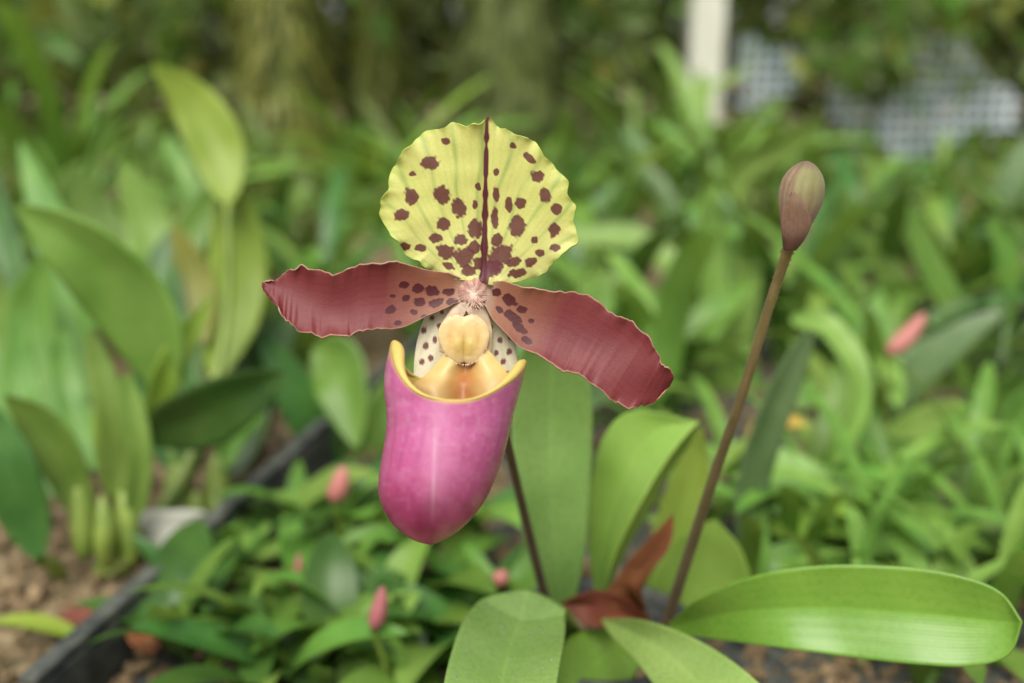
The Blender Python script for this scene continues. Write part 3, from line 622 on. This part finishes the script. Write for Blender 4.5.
def pink(px,py,d,w,h,lab,sl=.25):
    global ORG
    q=P(px-w*sl,py+h*.6,d); gnd=np.array([q[0],q[1]+.01,0]); t=thing('pink_bud',lab,'bud',gnd); ORG=gnd
    s=cr([(px-w*sl,py+h*.6,d),(px+w*.05,py+h*.08,d),(px+w*sl,py-h*.6,d)],24); pt=P(s[:,0],s[:,1],s[:,2]); u=np.linspace(0,1,24)
    grid('bud',tube(pt,w*.5*np.sqrt(np.clip(1-(2*u-1)**2,.01,1))*(1-.3*u)/FP*d,12),M['pinkleaf'],t,closed=True)
    st=cr([tuple(gnd),tuple((gnd+q)/2+np.array([.004,0,0])),tuple(q)],16); grid('stem',tube(st,np.full(16,.0012),8),M['bulb'],t,closed=True); ORG=np.zeros(3)
pink(338,484,.48,24,30,'pink bud above the tray, left of the pouch tip')
pink(378,608,.38,20,36,'pink bud low in the seedlings under the pouch')
pink(906,334,.56,22,34,'pink slanted bud among the leaves at the right edge',.85)
pink(500,577,.42,20,12,'small dull pink bud left of the flower stalk base')
pink(297,570,.44,10,28,'thin pinkish bud low behind the black tray edge')
# ================================================================== FILLER PLANTS
T={'strap':[],'seed':[],'grass':[],'big':[]}
for i in range(10):
    T['strap'].append(gridmesh('strap_leaf',tmpl(random.uniform(.15,.23),random.uniform(.009,.014),R(random.uniform(48,82)),R(random.uniform(40,110)),'strap',twist=random.uniform(-.6,.6),dy=random.uniform(-.03,.03)),org=np.zeros(3)))
    T['seed'].append(gridmesh('paddle_leaf',tmpl(random.uniform(.045,.08),random.uniform(.007,.012),R(random.uniform(25,70)),R(random.uniform(20,80)),'oval',twist=random.uniform(-.5,.5)),org=np.zeros(3)))
    T['grass'].append(gridmesh('narrow_leaf',tmpl(random.uniform(.15,.24),random.uniform(.005,.008),R(random.uniform(60,88)),R(random.uniform(40,110)),'strap',twist=random.uniform(-.6,.6),dy=random.uniform(-.04,.04)),org=np.zeros(3)))
    T['big'].append(gridmesh('broad_leaf',tmpl(random.uniform(.12,.18),random.uniform(.015,.022),R(random.uniform(55,88)),R(random.uniform(20,80)),'oval',twist=random.uniform(-.6,.6)),org=np.zeros(3)))
for k in T: T[k]=[(m_,{}) for m_ in T[k]]
def fmesh(k,mat):
    m_,cache=random.choice(T[k])
    if mat not in cache:
        c=m_.copy(); c.materials.clear(); c.materials.append(M[mat]); cache[mat]=c
    return cache[mat]
def filler(x_,y_,k,n,mats,label,group,name,s=1.,z=0):
    t=thing(name,label,'plant',(x_,y_,z),random.uniform(0,6.28),group)
    a0=random.uniform(0,6.28)
    for i in range(n):
        o=link('leaf',fmesh(k,random.choice(mats)),t); o.rotation_euler=(random.uniform(-.12,.12),random.uniform(-.2,.12),a0+i*2.4+random.uniform(-.3,.3)); o.scale=(s*random.uniform(.8,1.15),)*3
        o.location=(random.uniform(-.008,.008),random.uniform(-.008,.008),random.uniform(0,.01))
for (px,py) in [(205,620),(245,575),(175,668),(285,655),(320,610),(350,665),(385,560),(405,635),(440,595),(465,555),(290,545),(350,540),(240,675),(425,690),(470,655),(330,700),(500,620),(430,535),(275,700)]:
    q=G(px,py,.004); filler(q[0],q[1],'seed',random.randint(5,7),['mid','light','mid','dark','dark'],'little paddle-leaved seedling in the black tray below the pouch','seedlings in the tray','orchid_seedling',random.uniform(.75,1.2),.004)
for (px,py) in [(870,590),(960,560),(1010,600),(800,610),(740,640),(850,660),(930,690),(1010,520),(820,560),(760,560),(900,530),(700,560),(1060,640),(990,660)]:
    q=G(px,py,.004); filler(q[0],q[1],'strap',7,['mid','light','mid','mid'],'low strap-leaved orchid under the long glossy leaf at the lower right','low orchids at the lower right','low_strap_orchid',random.uniform(.42,.58),.004)
y_=.62
while y_<3.0:
    sp=.09+.05*y_; half=.62*y_+.1
    x_=-half+random.uniform(0,sp)
    while x_<half:
        X_=x_+random.uniform(-.3,.3)*sp; Y_=y_+random.uniform(-.3,.3)*sp
        u_=X_/Y_
        if not (Y_<.78 and u_<-.1):
            right=u_>.0
            far=Y_>1.5
            if right:
                k=random.choices(['strap','grass','big'],[.76,.14,.10])[0]; mats=['mid','light','mid','mid','grey','dark'] if not far else ['mid','grey','mid','deep','light']
            else:
                k=random.choices(['strap','big','grass'],[.5,.3,.2])[0]; mats=['dark','mid','mid','dark','light'] if not far else ['mid','deep','mid','mid']
            kn={'strap':'strap leaved','grass':'narrow leaved','big':'broad leaved'}[k]
            zone=('right' if right else 'left')+(' far' if far else ' near')
            sc_=random.uniform(.8,1.2)*(.95 if far else (1.0 if Y_>.8 else .8))
            if -.28<u_<.02 and Y_<1.5: sc_*=.85
            if u_>.2 and Y_>1.2: sc_*=.85
            filler(X_,Y_,k,random.randint(8,11) if k!='big' else 7,mats,'%s green orchid in the %s rows behind the bloom, %s side'%(kn,'distant' if far else 'nearer','right' if right else 'left'),'%s orchids in the %s rows'%(kn,zone),kn.replace(' ','_')+'_orchid',sc_)
        x_+=sp
    y_+=sp*.95
q=P(748,440,.54); o=link('yellow_leaf',gridmesh('yellow_leaf',tmpl(.035,.014,.6,.9,'oval'),org=np.zeros(3)),None,M['yellowleaf']); o.location=q; tag(o,'yellowed leaf caught among the leaves right of the bud stalk','leaf')
# ================================================================== BACK
def trunk(px,d,w,lab,top=1.6):
    q=P(px,100,d); bx_=q[0]; by_=q[1]; n=60; zz=np.linspace(-.02,top,n); th=np.linspace(0,2*np.pi,40,endpoint=False)
    r=w/2/FP*d*(1+.25*np.exp(-zz*8)); pts=np.zeros((n,40,3))
    for i in range(n):
        for j in range(40):
            f=1+.22*noise.noise(Vector((math.cos(th[j])*1.6,math.sin(th[j])*1.6,zz[i]*9+px)))+.08*noise.noise(Vector((math.cos(th[j])*6,math.sin(th[j])*6,zz[i]*30)))
            pts[i,j]=(math.cos(th[j])*r[i]*f,math.sin(th[j])*r[i]*f,zz[i])
    t=thing('mossy_trunk',lab,'tree trunk',(bx_,by_,0)); 
    link('trunk',gridmesh('trunk',pts,closed=True,org=np.zeros(3)),t,M['moss'])
    V=[];F=[]
    for i in range(1800):
        a=random.uniform(0,6.28); z0=random.uniform(.02,top); rr0=float(np.interp(z0,zz,r))*random.uniform(.95,1.3); l=random.uniform(.02,.08); w0=random.uniform(.003,.009)
        k=len(V); cx_,sx_=math.cos(a),math.sin(a); V+=[(cx_*rr0-sx_*w0,sx_*rr0+cx_*w0,z0),(cx_*rr0+sx_*w0,sx_*rr0-cx_*w0,z0),(cx_*(rr0+.05*random.random()),sx_*(rr0+.05*random.random()),z0-l)]; F.append((k,k+1,k+2))
    me=bpy.data.meshes.new('moss'); me.from_pydata(V,[],F)
    tag(link('hanging_moss',me,t,M['olive'] if int(px)%2 else M['deep']),kind='stuff')
trunk(285,2.0,70,'moss covered trunk standing at the upper left behind the plants')
trunk(512,2.1,86,'thick mossy trunk directly behind the spotted hood')
trunk(385,2.6,40,'thin mossy trunk between the two thicker trunks')
q=P(699,100,2.2); ORG=np.array([q[0],q[1],0])
po=thing('white_post','white painted post at the top behind the orchids','post',ORG)
box((q[0]-.035,q[1]),(q[0]+.035,q[1]),.07,0.02,1.6,'post_shaft',M['white'],po)
box((q[0]-.055,q[1]+.02),(q[0]+.055,q[1]+.02),.11,0.0,.02,'post_foot',M['white'],po)
ORG=np.zeros(3)
def net(cx_,cz_,rx,rz,yy,cell,lab,sd):
    V=[];F=[];w=cell*.36
    vid={}
    def vx(x_,z_):
        k=(round(x_,4),round(z_,4))
        if k not in vid: vid[k]=len(V); V.append((x_,yy+.04*math.sin(x_*7)+.02*math.sin(z_*9),z_))
        return vid[k]
    nx=int(rx/cell)+1; nz=int(rz/cell)+1
    for i in range(-nx,nx+1):
        for j in range(-nz,nz+1):
            a_=math.atan2(j*cell/rz,i*cell/rx); rr=math.hypot(j*cell/rz,i*cell/rx)
            if rr>.8+.2*math.sin(a_*3+sd): continue
            a=cx_+i*cell; c_=cz_+j*cell
            for (xa,xb,za,zb) in ((a,a+w,c_,c_+w),(a+w,a+cell,c_,c_+w),(a,a+w,c_+w,c_+cell)):
                F.append((vx(xa,za),vx(xb,za),vx(xb,zb),vx(xa,zb)))
    me=bpy.data.meshes.new('shade_net'); me.from_pydata(V,[],F); o=link('shade_net',me,None,M['net']); tag(o,lab,'netting')
def netpx(px,py,w,h,d,cell,lab,sd):
    q=P(px,py,d); net(q[0],q[2],w/2/FP*d,h/2/FP*d,q[1],cell,lab,sd)
netpx(758,82,76,96,2.3,.026,'small patch of pale blue shade netting just right of the white post',1.)
netpx(945,105,170,150,2.2,.028,'large patch of pale blue shade netting at the upper right',2.3)
netpx(850,118,80,90,2.4,.028,'middle patch of pale shade netting between post and right edge',.4)
def mass(name,n,fn,ls,mats,lab):
    V=[];F=[]
    for i in range(n):
        p=np.array(fn()); l=random.uniform(*ls); w=l*random.uniform(.1,.3); a=random.uniform(0,6.28); e=random.uniform(-1.2,1.2)
        d=np.array([math.cos(a)*math.cos(e),math.sin(a)*math.cos(e),math.sin(e)]); sd=np.cross(d,[random.uniform(-1,1),random.uniform(-1,1),.3]); sd/=np.linalg.norm(sd)
        k=len(V); V+=[tuple(p),tuple(p+d*l*.4+sd*w),tuple(p+d*l),tuple(p+d*l*.4-sd*w)]; F.append((k,k+1,k+2,k+3))
    me=bpy.data.meshes.new(name); me.from_pydata(V,[],F)
    for m_ in mats: me.materials.append(M[m_])
    me.polygons.foreach_set('material_index',[random.randrange(len(mats)) if random.random()<.6 else 0 for _ in F])
    o=link(name,me); tag(o,lab,'foliage',None,'stuff')
mass('far_foliage',26000,lambda:(random.uniform(-3.2,3.2),random.uniform(3.05,4.1),random.uniform(0,1)**.8*1.7),(.05,.18),['deep','mid','deep','olive'],'dark green mass of foliage closing off the back of the garden')
def fn2():
    c0=random.choice([(-1.0,.35),(-.72,.5),(-.3,.55),(.12,.45),(.80,.60),(.86,.34),(1.3,.62),(-1.3,.45)])
    return (c0[0]+random.gauss(0,.10),random.uniform(2.05,2.6),max(.05,c0[1]+random.gauss(0,.07)))
mass('middle_foliage',2400,fn2,(.03,.11),['deep','mid','olive','mid'],'loose olive green foliage between the trunks and the netting')
for (px,d,k,n,ms,s_,lab) in [(370,1.7,'strap',12,['light','mid','yel'],1.45,'tall bright green leafy plant at the top left of the spotted hood'),(60,1.3,'grass',14,['mid','light'],1.6,'tall narrow leaved plant at the upper left corner'),(640,2.0,'grass',12,['mid','light'],1.4,'tuft of long thin leaves left of the white post'),(702,1.8,'strap',20,['mid','light'],1.5,'leafy plant hiding the foot of the white post'),(725,1.5,'strap',12,['light','mid'],1.1,'low bright plant just in front of the plant at the white post')]:
    q=P(px,150,d); filler(q[0],q[1],k,n,ms,lab,None,'tall_leafy_plant',s_)
# ================================================================== LIGHT
w=bpy.data.worlds.new('World'); SC.world=w; w.use_nodes=True; nt=w.node_tree; nt.nodes.clear()
ow=nt.nodes.new('ShaderNodeOutputWorld'); bg=nt.nodes.new('ShaderNodeBackground'); sk=nt.nodes.new('ShaderNodeTexSky'); sk.sky_type='NISHITA'; sk.sun_disc=False
EL,AZ=R(60),R(195)
sk.sun_elevation=EL; sk.sun_rotation=AZ; sk.air_density=1.2; sk.dust_density=4; sk.ozone_density=.6
hs=nt.nodes.new('ShaderNodeHueSaturation'); hs.inputs['Saturation'].default_value=.35; nt.links.new(sk.outputs[0],hs.inputs['Color']); nt.links.new(hs.outputs[0],bg.inputs[0]); bg.inputs[1].default_value=.15; nt.links.new(bg.outputs[0],ow.inputs[0])
sun=bpy.data.lights.new('sun','SUN'); sun.energy=4.1; sun.angle=R(45); sun.color=(1,.97,.9); so=bpy.data.objects.new('sun',sun); COL.objects.link(so)
dv=Vector((math.sin(AZ)*math.cos(EL),math.cos(AZ)*math.cos(EL),math.sin(EL)))
so.rotation_euler=dv.to_track_quat('Z','Y').to_euler()
